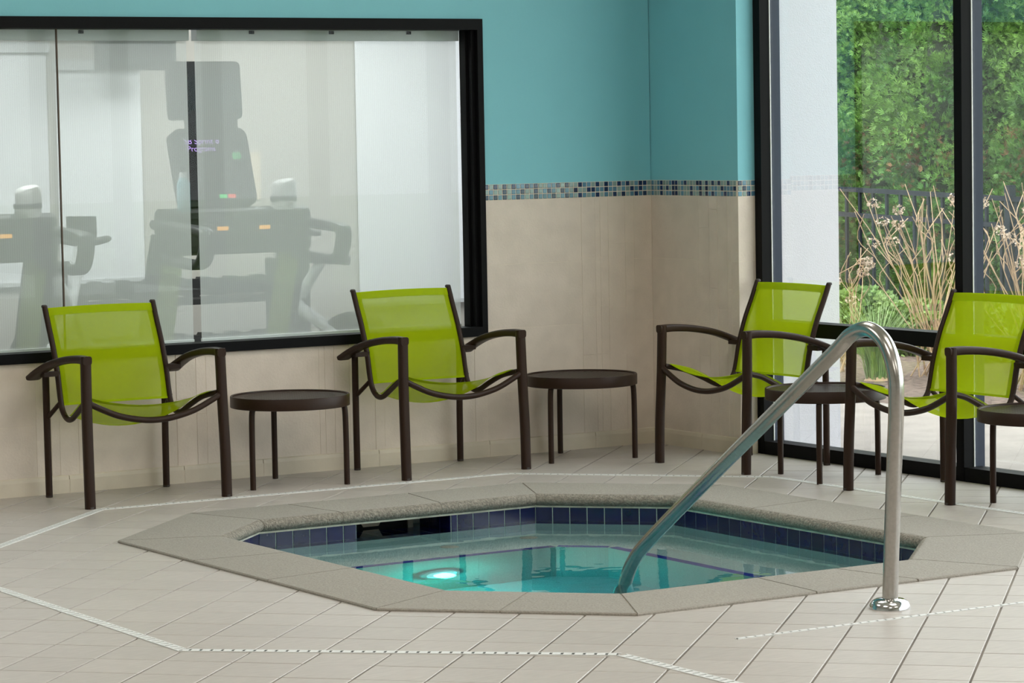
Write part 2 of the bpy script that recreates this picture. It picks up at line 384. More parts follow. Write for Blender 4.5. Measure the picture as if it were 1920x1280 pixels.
def inside(P, poly): return all((poly[(i+1) % len(poly)][0]-poly[i][0])*(P[1]-poly[i][1])-(poly[(i+1) % len(poly)][1]-poly[i][1])*(P[0]-poly[i][0]) > 0 for i in range(len(poly)))
for i in range(-50, 30):
    for k in range(-40, 45):
        a0 = A0+i*TP+.0035; a1 = A0+(i+1)*TP-.0035; b0 = B0+k*TP+.0014; b1 = B0+(k+1)*TP-.0014
        P = [((a+b)*q2, (b-a)*q2) for a, b in ((a0, b0), (a1, b0), (a1, b1), (a0, b1))]
        c = (sum(q[0] for q in P)/4, sum(q[1] for q in P)/4)
        if c[0] < -8.5 or c[1] < -10.5 or c[0] > .4 or c[1] > .3: continue
        P = clip(P, 0, 1, -.002); P = clip(P, 1, 0, XF-.001) if P else P
        if P and c[1] > -.72: P = clip(P, 1, 0, -.002)
        if len(P) < 3 or all(inside(q, MID) for q in P): continue
        if any(inside(q, INN) for q in P): continue
        ar = .5*abs(sum(P[j][0]*P[(j+1) % len(P)][1]-P[(j+1) % len(P)][0]*P[j][1] for j in range(len(P))))
        if ar < .0012: continue
        px = [project(*q) for q in P]
        vis = all(inside(q, OUT) for q in P) is False and any(-5 < x < 1925 and y < 1285 for x, y in px)
        cl = [(min(max(x, 0), 1920), min(max(y, 0), 1280)) for x, y in px]
        pa = .5*abs(sum(cl[j][0]*cl[(j+1) % len(cl)][1]-cl[(j+1) % len(cl)][0]*cl[j][1] for j in range(len(cl)))) if vis else 0
        tiles.append((pa, P))
tiles.sort(key=lambda q: -q[0])
rest = MB(); proto = None
for i, (pa, P) in enumerate(tiles):
    dz = random.uniform(-.0004, .0006)
    if i < 300 and pa > 0:
        cx, cy = np.mean(np.array(P), 0); MB().prism([(q[0]-cx, q[1]-cy) for q in P], -.008, dz, .0018).build('floor_tile', M['floor_tile'], floor, loc=(cx, cy, 0))
    else: rest.prism(P, -.008, dz, .0018)
tag(rest.build('floor_tile_field', M['floor_tile'], floor), kind='stuff')
MB().box(ROOMX, XF, ROOMY, -10.5, -.01, -.002).raw([(ROOMX, -10.5, -.002), (-8.5, -10.5, -.002), (-8.5, 0, -.002), (ROOMX, 0, -.002)], [(0, 1, 2, 3)]).build('floor_far', M['floor_tile'], floor)

# remaining shell: ceiling, walls behind the camera
tag(MB().box(ROOMX, XF+.3, ROOMY, .16, CEIL, CEIL+.12).build('ceiling', M['ceil']), kind='structure')
tag(MB().box(ROOMX-.15, ROOMX, ROOMY, .16, 0, CEIL).build('wall_far_left', M['plaster_w']), kind='structure')
tag(MB().box(ROOMX-.15, XF+.3, ROOMY-.15, ROOMY, 0, CEIL).build('wall_back', M['plaster_w']), kind='structure')

# partition window (window_1): black frame, two butt-jointed panes, silicone seal
win1 = tag(link('window_1', None), kind='structure')
FD0, FD1 = -.018, .10
MB().box(WX0, WX1, FD0, FD1, WZ1-.052, WZ1).build('frame_head', M['black'], win1)
MB().box(WX0, WX1, FD0, FD1, WZ0, WZ0+.045).build('frame_sill', M['black'], win1)
j = MB().box(WX1-.03, WX1, FD0, FD1, WZ0+.045, WZ1-.052).box(WX1-.05, WX1-.03, .01, FD1, WZ0+.045, WZ1-.052).box(WX1-.062, WX1-.05, .045, FD1, WZ0+.045, WZ1-.052)
j.build('frame_jamb', M['black'], win1)
MB().box(WX0, WX0+.05, FD0, FD1, WZ0+.045, WZ1-.052).build('frame_jamb', M['black'], win1)
for a, b in ((WX0+.05, -3.122), (-3.116, WX1-.05)):
    MB().box(a, b, .066, .072, WZ0+.045, WZ1-.052).build('pane', M['glass_in'], win1)
MB().box(-3.122, -3.116, .064, .074, WZ0+.045, WZ1-.052).build('seal', M['gasket'], win1)
def shade(x0, x1, y, zb, label):
    e = empty('roller_shade', ((x0+x1)/2, y, zb), label=label, cat='shade', group='roller shades in the partition window'); hw = (x1-x0)/2; h = WZ1-zb
    v = []; nx = 24
    for i in range(nx+1):
        for zz in (0.012, h-.05): v.append((-hw+2*hw*i/nx, 0., zz))
    MB().raw(v, [(2*i, 2*i+2, 2*i+3, 2*i+1) for i in range(nx)]).build('fabric', M['shade'], e, True)
    MB().box(-hw, hw, -.007, .007, 0, .026).build('hem_bar', M['blind'], e)
    MB().box(-hw, hw, -.03, .03, h-.10, h-.005).build('headrail', M['greyframe'], e)
    for u in (-.6, 0, .6): MB().box(u*hw-.012, u*hw+.012, -.036, -.03, h-.07, h-.055).build('clip', M['black'], e)
shade(-5.1, -2.455, .14, .612, 'left white see-through roller shade, behind the leftmost lime chair')
shade(-2.415, -1.03, .14, .614, 'right white see-through roller shade, with visible bottom bar')

# exterior glazing (window_2): posts, rails, panes
win2 = tag(link('window_2', None), kind='structure')
ys = [-.728, -2.184]+[-2.184-1.456*i for i in range(1, 9)]
for i, y in enumerate(ys):
    MB().box(XF, XF+.055, y-.052, y, 0, 3.2).build('post', M['black'], win2)
    MB().box(XF+.06, XF+.12, y-.05, y-.002, 0, 3.2).build('outer_post', M['navyframe'], win2)
    MB().box(XF+.0555, XF+.0595, y-.056, y-.048, 0, 3.2).build('white_strip', M['white_pl'], win2)  # thin white strip drawing the pale line between the two posts
    if i:
        a, b = y, ys[i-1]-.052
        for z0, z1 in ((0, .062), (.577, .643), (3.14, 3.2)):
            MB().box(XF+.002, XF+.10, a, b, z0, z1).build('rail', M['black'], win2)
        for z0, z1 in ((.062, .577), (.643, 3.14)):
            MB().box(XF+.053, XF+.059, a, b, z0, z1).build('pane', M['glass'], win2)
MB().box(XF, XF+.3, ROOMY, .16, 3.2, CEIL).build('header', M['teal'], win2)
MB().box(XF, XF+.12, ROOMY, ys[-1]-.052, 0, 3.2).build('end_panel', M['plaster_w'], win2)

# ------------------------------------------------------------------ spa
spa = empty('spa_pool', (0, 0, 0), label='sunken octagonal hot tub edged with grey stone coping', cat='hot tub')
WZ = -.107; BD = WZ-.29; FLZ = WZ-1.0
def off(poly, d):  # move each edge inward by d
    n = len(poly); L = []
    for i in range(n):
        p, q = np.array(poly[i]), np.array(poly[(i+1) % n]); t = (q-p)/np.linalg.norm(q-p); nrm = np.array((-t[1], t[0])); L.append((p+nrm*d, t))
    out = []
    for i in range(n):
        (p, t), (q, s_) = L[i-1], L[i]; A = np.array([t, -s_]).T; k = np.linalg.solve(A, q-p); out.append(tuple(p+t*k[0]))
    return out
BEN = off(WAL, .468)
# octagon order: NE.. counterclockwise -> edges: 0 NE diag,1 N (far),2 NW diag,3 W,4 SW diag,5 S,6 SE diag,7 E
SKX0, SKX1 = -2.485, -2.03; SKZ = -.125
mb = MB(); n = 8
def ring(z, poly): b = len(mb.v); mb.v += [(*q, z) for q in poly]; return b
def band(a, b, skip=()):
    for i in range(n):
        if i in skip: continue
        j = (i+1) % n; mb.f.append((a+j, a+i, b+i, b+j))
r0, r1 = ring(-.03, WAL), ring(BD, WAL); band(r0, r1, skip=(1,))
r2 = ring(BD, BEN); band(r1, r2); r3 = ring(FLZ, BEN); band(r2, r3); mb.f.append(tuple(r3+i for i in range(n)))
(xa, yw), (xb, _) = WAL[1], WAL[2]     # far wall with the skimmer mouth left open
def quad(a, b, c, d): b0 = len(mb.v); mb.v += [a, b, c, d]; mb.f.append((b0, b0+1, b0+2, b0+3))
SZ0 = -.205
quad((xb, yw, -.03), (xb, yw, BD), (SKX0, yw, BD), (SKX0, yw, -.03)); quad((SKX1, yw, -.03), (SKX1, yw, BD), (xa, yw, BD), (xa, yw, -.03))
quad((SKX0, yw, SZ0), (SKX0, yw, BD), (SKX1, yw, BD), (SKX1, yw, SZ0))
mb.build('basin', M['plaster'], spa)
w8 = [(*q, z) for z in (-.05, -.036) for q in off(WAL, .004)]; MB().raw(w8, [(8+i, 8+(i+1) % 8, (i+1) % 8, i) for i in range(8)]+[(i, (i+1) % 8, 16+(i+1) % 8, 16+i) for i in range(0)]).build('caulk_line', M['grout_pool'], spa)
# skimmer niche
nd = .26; g_ = MB()
g_.raw([(SKX0, yw, -.04), (SKX0, yw+nd, -.04), (SKX0, yw+nd, SZ0), (SKX0, yw, SZ0), (SKX1, yw, -.04), (SKX1, yw+nd, -.04), (SKX1, yw+nd, SZ0), (SKX1, yw, SZ0)], [(0, 1, 2, 3), (4, 7, 6, 5), (3, 2, 6, 7), (0, 4, 5, 1), (1, 5, 6, 2)])
niche = g_.build('skimmer_niche', M['grout_pool'], spa)
pt = .0762
def wall_tile_at(p, q, z0, z1, nrm, parent, name='pool_tile', material='navy', th=.003):
    p, q = Vector((*p, 0)), Vector((*q, 0)); t = (q-p).normalized(); nn = Vector((*nrm, 0)); p = p+t*.0021; q = q-t*.0021; c = .001; z0 += .0022; z1 -= .0022
    F = [p+nn*th*.7, q+nn*th*.7]; Gp = [p+t*c+nn*th, q-t*c+nn*th]
    v = [(*p[:2], z0), (*q[:2], z0), (*q[:2], z1), (*p[:2], z1), (*F[0][:2], z0), (*F[1][:2], z0), (*F[1][:2], z1), (*F[0][:2], z1), (*Gp[0][:2], z0+c), (*Gp[1][:2], z0+c), (*Gp[1][:2], z1-c), (*Gp[0][:2], z1-c)]
    fs = [(0, 1, 5, 4), (1, 2, 6, 5), (2, 3, 7, 6), (3, 0, 4, 7), (4, 5, 9, 8), (5, 6, 10, 9), (6, 7, 11, 10), (7, 4, 8, 11), (8, 9, 10, 11)]
    return MB().raw(v, [x[::-1] for x in fs]).build(name, M[material], parent)
gb = MB()
for i in range(8):
    p, q = np.array(WAL[i]), np.array(WAL[(i+1) % 8]); Ln = np.linalg.norm(q-p); t = (q-p)/Ln; nr = (-t[1], t[0]); cnt = max(1, round(Ln/(pt+.0015))); st = Ln/cnt
    for k in range(cnt):
        a, b = p+t*st*k, p+t*st*(k+1)
        if i == 1 and a[0] > SKX0+.01 and b[0] < SKX1-.01: 
            pass
        rows = ((-.123, -.047), (-.20, -.123))
        if i == 1:
            lo, hi = min(a[0], b[0]), max(a[0], b[0])
            if hi > SKX0 and lo < SKX1:
                if lo < SKX0-.02: b = np.array((hi, a[1])); a, b = np.array((SKX0, p[1])), np.array((lo, p[1]))
                elif hi > SKX1+.02: a, b = np.array((hi, p[1])), np.array((SKX1, p[1]))
                else: continue
        for z0, z1 in rows: wall_tile_at(a, b, z0, z1, nr, spa)
for k in range(3):  # tiles lining the niche cheeks and its shelf
    a = yw+nd-(k+1)*nd/3; b = yw+nd-k*nd/3
    wall_tile_at((SKX1, b), (SKX1, a), -.125, -.045, (-1, 0), niche, th=.004); wall_tile_at((SKX0, a), (SKX0, b), -.125, -.045, (1, 0), niche, th=.004)
    wall_tile_at((SKX1, b), (SKX1, a), -.204, -.125, (-1, 0), niche, th=.004)
    for c in range(6):
        u0 = SKX0+c*(SKX1-SKX0)/6; u1 = SKX0+(c+1)*(SKX1-SKX0)/6
        MB().prism([(u0+.002, a+.002), (u1-.002, a+.002), (u1-.002, b-.002), (u0+.002, b-.002)], SZ0, SZ0+.006, .0015).build('shelf_tile', M['navy'], niche)
yb = yw+nd-.02
pl = MB().box(SKX0+.005, SKX1-.05, yb-.006, yb, -.068, -.042).box(SKX0+.005, SKX0+.02, yb-.006, yb, SZ0, -.068).box(SKX1-.075, SKX1-.05, yb-.006, yb, SZ0, -.068)
pl.raw([(-2.345, yb-.008, -.068), (-2.23, yb-.008, -.068), (-2.25, yb-.008, -.100), (-2.325, yb-.008, -.100)], [(0, 3, 2, 1)])
pl.build('skimmer_plate', M['skim'], niche)
MB().box(SKX0+.02, SKX1-.075, yb+.001, yb+.003, SZ0, -.068).build('skimmer_mouth', M['void_shadow'], niche)
# blue tile stripe along the bench edge
for i in range(8):
    p, q = np.array(BEN[i]), np.array(BEN[(i+1) % 8]); Ln = np.linalg.norm(q-p); t = (q-p)/Ln; nr = np.array((t[1], -t[0])); cnt = max(1, round(Ln/.1524)); st = Ln/cnt
    for k in range(cnt):
        a, b = p+t*(st*k+.0015), p+t*(st*(k+1)-.0015)
        MB().prism([tuple(a), tuple(b), tuple(b+nr*.045), tuple(a+nr*.045)][::1], BD, BD+.004, .001).build('edge_tile', M['edge_blue'], spa)
MB().lathe([(.0, .012), (.03, .012), (.038, .006), (.04, .0)], (0, 0, 0), 24).build('jet_fitting', M['skim'], spa, True, loc=(-1.75, -1.60, BD))
MB().lathe([(.0, .012), (.03, .012), (.038, .006), (.04, .0)], (0, 0, 0), 24).build('jet_fitting', M['skim'], spa, True, loc=(-2.15, -1.62, BD))
# underwater lamp on the far riser
ly = BEN[1][1]
ring_ = MB().lathe([(.07, 0), (.09, 0), (.09, .02), (.07, .03)], seg=32, close=True)
lo = ring_.build('lamp_ring', M['white_pl'], spa, True, loc=(-2.37, ly-.002, WZ-.62)); lo.rotation_euler = (math.pi/2, 0, 0)
ln_ = MB().lathe([(0.0001, .02), (.04, .018), (.07, .008)], seg=32).build('lamp_lens', M['lamp'], spa, True, loc=(-2.37, ly-.004, WZ-.62)); ln_.rotation_euler = (math.pi/2, 0, 0)
light('underwater_light', 'POINT', (-2.37, ly-.055, WZ-.625), 7.5, (.012, .95, .72), shadow_soft_size=.045)
# coping stones: bullnose profile swept per stone with mitred corners
prof = [(0., -.04), (0., .006), (.004, .010)] + [(.362+.038*math.sin(a), -.017+.027*math.cos(a)) for a in np.linspace(0, math.pi, 10)] + [(.36, -.044)]
def coping_edge(i, cuts):
    po, qo, pi_, qi = [np.array(z) for z in (OUT[i], OUT[(i+1) % 8], INN[i], INN[(i+1) % 8])]
    bounds = [0.]+list(cuts)+[1.]
    for k in range(len(bounds)-1):
        mb = MB(); secs = []
        for s_, e in ((bounds[k], .0035), (bounds[k+1], -.0035)):
            O = po+(qo-po)*s_; I = pi_+(qi-pi_)*s_; t = (qo-po)/np.linalg.norm(qo-po)
            if 0 < s_ < 1 or True: O = O+t*e; I = I+t*e
            secs.append([(*(O+(I-O)*(d/.40)), z) for d, z in prof])
        n = len(prof); v = secs[0]+secs[1]
        mb.raw(v, [(j, n+j, n+(j+1) % n, (j+1) % n) for j in range(n)]+[tuple(range(n)), tuple(range(2*n-1, n-1, -1))]); o = mb.build('coping_stone', M['coping'], spa, True); o.data.materials.append(M['coping_nose']); [setattr(q_, 'material_index', 1) for q_ in list(o.data.polygons)[4:12]]
CUTS = {0: (), 1: (.36, .72), 2: (), 3: (.33, .62), 4: (.48,), 5: (.45, .72), 6: (), 7: (.33, .66)}
for i in range(8): coping_edge(i, CUTS[i])
prof2 = [(.004, -.04), (.004, .003), (.007, .0075)] + [(.362+.0355*math.sin(a), -.017+.0247*math.cos(a)) for a in np.linspace(0, math.pi, 10)] + [(.36, -.0415)]
v = []
for O, I in zip(OUT, INN): v += [(*(np.array(O)+(np.array(I)-np.array(O))*(d/.40)), z) for d, z in prof2]
n = len(prof2); MB().raw(v, [(i*n+j, ((i+1) % 8)*n+j, ((i+1) % 8)*n+j+1, i*n+j+1) for i in range(8) for j in range(n-1)]).build('coping_mortar', M['coping_joint'], spa, True)
WB = off(WAL, -.004); wp = [WB[0], WB[1], (SKX1+.003, WB[1][1]), (SKX1+.003, yw+nd-.004), (SKX0-.003, yw+nd-.004), (SKX0-.003, WB[1][1])]+WB[2:]; nw = len(wp)
wat = tag(MB().raw([(*q, WZ) for q in wp]+[(*q, FLZ-.05) for q in wp], [tuple(range(nw)), tuple(range(2*nw-1, nw-1, -1))]+[(nw+i, nw+(i+1) % nw, (i+1) % nw, i) for i in range(nw)]).build('water', M['water']), 'clear still teal water filling the hot tub', 'water')

# handrail
rail = empty('handrail', (-2.30, -4.68, 0), label='bent stainless steel handrail running from deck into the hot tub', cat='handrail')
path = [(0, 0, 0), (0, -.012, .2), (0, -.028, .45), (0, -.042, .66), (0, -.036, .765), (0, .008, .855), (0, .09, .898), (0, .185, .876), (0, .28, .81), (0, .66, .555), (0, 1.07, .280), (0, 1.38, .066), (0, 1.47, -.01), (0, 1.525, -.09), (0, 1.555, -.19), (0, 1.57, -.35), (0, 1.575, -.7), (0, 1.575, -1.1)]
MB().tube(cat(path, 7), .0255, 24, up=(1, 0, 0)).build('rail_tube', M['steel'], rail, True)
MB().lathe([(.0255, .034), (.045, .031), (.058, .024), (.066, .012), (.067, .001), (.05, .0)], seg=40).build('floor_flange', M['chrome'], rail, True)

# trench drains
def strip(pts, wd, parent, pitch=.0336):
    for p, q in zip(pts[:-1], pts[1:]):
        p, q = np.array(p), np.array(q); Ln = np.linalg.norm(q-p); t = (q-p)/Ln; a = math.atan2(t[1], t[0]); mt = Matrix.Translation((*p, 0)) @ Matrix.Rotation(a, 4, 'Z'); h = wd/2
        mb = MB(); e = h*.42
        mb.box(-e, Ln+e, -h, -h*.72, -.006, .0028, mt); mb.box(-e, Ln+e, h*.72, h, -.006, .0028, mt)
        k = 0.
        while k < Ln: mb.box(k+.0045, min(k+pitch-.0045, Ln), -h*.72, h*.72, -.006, .0026, mt); k += pitch
        mb.build('grate', M['white_pl'], parent)
        MB().box(0, Ln, -h*.7, h*.7, -.005, .0008, mt).build('channel', M['void_shadow'], parent)
d1 = empty('trench_drain', (-3.29, -.65, 0), label='long white slotted drain strip running around the hot tub past the chair legs', cat='drain', group='white slotted drains'); 
def shift(pts, o): return [(x-o.location.x, y-o.location.y) for x, y in pts]
strip(shift([(-3.47, -4.85), (-4.48, -3.98), (-4.46, -1.86), (-3.285, -.65), (-1.275, -.668), (-.435, -1.56), (-.415, -4.4)], d1), .038, d1)
d2 = empty('trench_drain', (-3.47, -4.85, 0), label='short white slotted drain strip leaving the bottom edge, nearest the camera', cat='drain', group='white slotted drains')
strip(shift([(-3.465, -4.87), (-3.455, -7.2)], d2), .038, d2)
d3 = empty('edge_strip', (-3.03, -4.85, 0), label='thin white slotted strip in the floor beside the handrail base', cat='drain')
strip(shift([(-3.03, -4.848), (-.3, -4.885)], d3), .02, d3)
MB().box(0, 2.7, .010, .016, -.004, .0012, Matrix.Rotation(-.0135, 4, 'Z')).build('painted_shadow_edge', M['void_shadow'], d3)  # dark strip painting the shadow along the white strip's edge

# ------------------------------------------------------------------ chairs
def make_chair():
    e = empty('armchair')
    leg = rrect(.036, .044, .013, 3)
    for s in (-1, 1):
        # front leg, bowed slightly, back leg, arm, side rail
        fl_ = MB().sweep(cat([(s*.325, .505, 0), (s*.325, .50, .2), (s*.322, .49, .42), (s*.318, .485, .645)], 5), leg, up=(1, 0, 0)).build('leg', M['brown'], e, True)
        MB().lathe([(.0, 0), (.019, 0), (.020, .010), (.0, .010)], (s*.325, .505, -.0005), 20).build('foot_cap', M['footcap'], fl_, True)
        bl_ = MB().tube([(s*.285, .0, 0), (s*.286, .0, .25), (s*.288, .004, .54)], .0155, 14, up=(1, 0, 0)).build('leg', M['brown'], e, True)
        MB().lathe([(.0, 0), (.0145, 0), (.0163, .008), (.0, .008)], (s*.285, .0, -.0005), 16).build('foot_cap', M['footcap'], bl_, True)
        arm = [(s*.318, .505, .628), (s*.320, .42, .630), (s*.325, .30, .620), (s*.332, .17, .596), (s*.337, .06, .560), (s*.338, -.015, .528)]
        MB().sweep(cat(arm, 6), rrect(.040, .037, .011, 3), up=(0, 0, 1), scale=lambda t: (1+.75*max(0, t-.35)/.65, 1-.3*t)).build('arm', M['brown'], e, True)
        rl = [(s*.262, -.043, .832), (s*.262, -.010, .755), (s*.262, .035, .655), (s*.262, .072, .545), (s*.262, .092, .45), (s*.262, .112, .392), (s*.262, .155, .356), (s*.264, .21, .356), (s*.270, .29, .393), (s*.284, .38, .432), (s*.305, .48, .455)]
        rr = MB().tube(cat(rl, 6), .0125, 12, up=(1, 0, 0)).build('side_rail', M['brown'], e, True)
        MB().lathe([(.0, .006), (.010, .005), (.0135, 0), (.0135, -.006)], (s*.262, -.046, .836), 14).build('end_cap', M['footcap'], rr, True)
        MB().tube([(s*.286, .0, .345), (s*.264, .104, .425)], .010, 10, up=(1, 0, 0)).build('strut', M['brown'], e, True)
        MB().box(min(s*.255, s*.33), max(s*.255, s*.33), .045, .085, .535, .557).build('arm_bracket', M['brown'], e)
    bar = [(-.322, .49, .452), (-.27, .493, .425), (-.18, .496, .386), (-.08, .498, .363), (0, .498, .357), (.08, .498, .363), (.18, .496, .386), (.27, .493, .425), (.322, .49, .452)]
    MB().tube(cat(bar, 5), .0135, 12, up=(0, 1, 0)).build('front_bar', M['brown'], e, True)
    # slings: spans between the rails with hems
    def sling(path, hw, sag,  name, material='sling', offs=0., u0=0., u1=1.):
        P = cat(path, 8); n = len(P); k0, k1 = int(u0*(n-1)), int(u1*(n-1)); P = P[k0:k1+1]; nu = 14; v = []; f = []
        for a, q in enumerate(P):
            ta = np.array(P[min(a+1, len(P)-1)])-np.array(P[max(a-1, 0)]); nn = np.array((0, -ta[2], ta[1])); nn /= np.linalg.norm(nn)
            for i in range(nu+1):
                u = -1+2*i/nu; w_ = sag(a/(len(P)-1))*(1-u*u)+offs; hh = hw(a/(len(P)-1)) if callable(hw) else hw; x_, y_, z_ = u*hh, q[1]+nn[1]*w_, q[2]+nn[2]*w_
                v.append((x_, y_, z_))
        for a in range(len(P)-1):
            for i in range(nu): b = a*(nu+1)+i; f.append((b, b+1, b+nu+2, b+nu+1))
        return v, f
    bp = [(0, -.040, .826), (0, -.010, .755), (0, .035, .655), (0, .072, .545), (0, .094, .45), (0, .104, .408)]
    v, f = sling(bp, .252, lambda t: .012+.01*math.sin(math.pi*t), 'b'); back = MB().raw(v, f).build('back_sling', M['sling'], e, True)
    for a, b in ((0., .11), (.955, 1.)):
        v, f = sling(bp, .250, lambda t: .014, 'h', offs=.003, u0=a, u1=b); MB().raw(v, f).build('hem', M['sling2'], back, True)
    for s in (-1, 1):
        P = cat(bp, 8); v = []
        for q in P: v += [(s*.252, q[1]-.002, q[2]), (s*.226, q[1]+.001, q[2])]
        MB().raw(v, [(2*i, 2*i+2, 2*i+3, 2*i+1) for i in range(len(P)-1)]).build('seam', M['sling2'], back, True)
    sp = [(0, .15, .362), (0, .21, .361), (0, .29, .399), (0, .36, .428), (0, .468, .453)]
    v, f = sling(sp, lambda t: .268+.026*t*t, lambda t: -.066+.020*t, 's', offs=.0145)
    # nn for a forward path points up/back, so the sag is downward
    seat = MB().raw(v, f).build('seat_sling', M['sling'], e, True)
    v, f = sling(sp, .290, lambda t: -.046, 'h', offs=.0115, u0=.92, u1=1.); MB().raw(v, f).build("hem", M["sling2"], seat, True)
    return e
ch = make_chair()
def place(o, feet, label):  # feet: back-left, back-right, front-left, front-right (chair's own left/right along +x after turn)
    F = [np.array(q) for q in feet]; bm, fm = (F[0]+F[1])/2, (F[2]+F[3])/2; d = fm-bm; ang = math.atan2(d[1], d[0])-math.pi/2
    c = (bm+fm)/2; off_ = np.array((math.cos(ang+math.pi/2), math.sin(ang+math.pi/2)))*.2525; p = c-off_
    o.location = (p[0], p[1], 0); o.rotation_euler = (0, 0, ang)
    tag(o, label, 'chair', 'lime sling armchairs')
chairs = [
    (((-3.274, -.085), (-2.722, -.125), (-3.308, -.554), (-2.663, -.597)), 'lime mesh armchair with brown frame, leftmost of the four chairs'),
    (((-1.738, -.072), (-1.161, -.074), (-1.767, -.565), (-1.101, -.563)), 'lime mesh armchair between two round tables, against the corner of the partition window'),
    (((.045, -.786), (.06, -1.325), (-.523, -.777), (-.48, -1.376)), 'lime mesh armchair by the glass wall, in front of the white stucco pillar'),
    (((.060, -2.19), (.070, -2.74), (-.509, -2.174), (-.481, -2.782)), 'lime mesh armchair cut off by the right edge, behind the handrail'),
]
for i, (ft, lb) in enumerate(chairs):
    o = ch if i == 0 else copy_tree(ch)
    place(o, ft, lb)

# ------------------------------------------------------------------ side tables
def make_table():
    e = empty('side_table'); R_ = .268; ht = .405
    MB().lathe([(R_-.006, ht-.052), (R_, ht-.050), (R_, ht-.004), (R_-.003, ht), (R_-.010, ht-.002), (R_-.012, ht-.010), (R_-.012, ht-.05)], seg=72, close=True).build('rim', M['brown'], e, True)
    mb = MB(); p = .0235; h = p*.31; n = 12; rr = R_-.035
    for i in range(-n, n):
        for j in range(-n, n):
            x, y = (i+.5)*p, (j+.5)*p; a, b = p/2, h
            if math.hypot(x, y) < rr-.012:
                o = [(x-a, y-a), (x+a, y-a), (x+a, y+a), (x-a, y+a)]; q = [(x, y-b*1.3), (x+b*1.3, y), (x, y+b*1.3), (x-b*1.3, y)]
                mids = [(x, y-a), (x+a, y), (x, y+a), (x-a, y)]
                v = [(*z, ht-.007) for z in o+mids+q]
                mb.raw(v, [(0, 4, 8, 11), (4, 1, 9, 8), (1, 5, 9), (5, 2, 10, 9), (2, 6, 10), (6, 3, 11, 10), (3, 7, 11), (7, 0, 11)])
    mb.build('perforated_top', M['brown'], e)
    # solid border of the top
    mb = MB(); seg = 72; r1 = R_-.011
    v = []
    for i in range(seg):
        a = 2*math.pi*i/seg; v += [(r1*math.cos(a), r1*math.sin(a), ht-.0072), ((rr-.028)*math.cos(a), (rr-.028)*math.sin(a), ht-.0072)]
    MB().raw(v, [(2*i, 2*((i+1) % seg), 2*((i+1) % seg)+1, 2*i+1) for i in range(seg)]).build('top_border', M['brown'], e)
    MB().lathe([(.0001, ht-.012), (R_-.012, ht-.012)], seg=48).build('under_plate', M['footcap'], e)
    for a in (200, 320, 80):
        x, y = .25*math.cos(math.radians(a)), .25*math.sin(math.radians(a))
        lg = MB().sweep(cat([(x*1.01, y*1.01, 0), (x*1.01, y*1.01, .2), (x, y, .33), (x*.965, y*.965, .36), (x*.955, y*.955, .39)], 4), rrect(.024, .024, .009, 3), up=(1, 0, 0)).build('leg', M['brown'], e, True)
        MB().lathe([(.0, 0), (.012, 0), (.0125, .006), (.0, .006)], (x*1.01, y*1.01, -.0005), 14).build('foot_cap', M['footcap'], lg, True)
    return e
tb = make_table()
for i, (x, y, rz, lb) in enumerate([(-2.232, -.372, .0, 'round brown perforated side table beside the leftmost lime chair'), (-.66, -.348, .03, 'round brown perforated side table standing in the tiled corner'),
                                    (-.265, -1.728, .45, 'round brown perforated side table by the glass wall, crossed by the handrail'), (-.225, -3.11, .40, 'round brown perforated side table at the right edge, mostly cut off')]):
    o = tb if i == 0 else copy_tree(tb)
    o.location = (x, y, 0); o.rotation_euler = (0, 0, rz); tag(o, lb, 'side table', 'round patio side tables')

# ------------------------------------------------------------------ gym behind the partition
GX0, GX1, GY, GZ = -7.0, 1.1, 3.6, 2.75
tag(MB().box(GX0, GX1, .16, GY, -.02, 0).build('floor_gym', M['gymfloor']), kind='structure')
tag(MB().box(GX0, GX1+.1, .16, GY+.1, GZ, GZ+.1).build('ceiling_gym', M['ceil']), kind='structure')
gw = tag(MB().box(GX0, GX1+.1, GY, GY+.1, -.02, GZ).build('wall_gym_back', M['gymwall']), kind='structure')
tag(MB().box(GX1, GX1+.1, .16, GY, -.02, CEIL).build('wall_gym_right', M['stucco']), kind='structure')
tag(MB().box(GX0-.1, GX0, .16, GY, -.02, GZ).build('wall_gym_left', M['gymwall']), kind='structure')
MB().box(.2, GX1, .16, .26, -.02, CEIL).build('gym_front_return', M['stucco'], gw)
MB().box(GX0, GX1, .155, .162, WZ1+.02, GZ).build('gym_front_lining', M['gymwall'], gw)
for (a, b, z0, z1), lb in zip(((-1.645, -1.12, .75, 2.02), (-2.6, -1.70, .75, 2.12), (.30, 1.06, .53, 2.30)),
                          ('white closed blind on the gym back wall, middle of the three', 'white closed blind on the gym back wall, nearest the left edge', 'tall white closed blind at the gym corner, seen beside the window jamb')):
    e = empty('closed_blind', ((a+b)/2, GY-.02, z0), label=lb, cat='blind', group='closed blinds in the gym'); hw = (b-a)/2; h = z1-z0
    MB().box(-hw, hw, -.004, .0, 0, h-.05).build('panel', M['blind'], e); MB().box(-hw-.01, hw+.01, -.04, .015, h-.06, h).build('cassette', M['greyframe'], e); MB().box(-hw, hw, -.012, .004, -.012, .012).build('bottom_bar', M['greyframe'], e)
for x, z, lb in ((-.62, 1.30, 'left cream paper notice on the gym wall'), (-.42, 1.33, 'right cream paper notice on the gym wall')):
    e = empty('notice', (x, GY-.001, z), label=lb, cat='notice', group='paper notices'); MB().box(-.075, .075, -.004, 0, -.14, .14).build('sheet', M['paper'], e); MB().box(-.01, .01, -.007, -.004, .12, .13).build('pin', M['charcoal'], e)

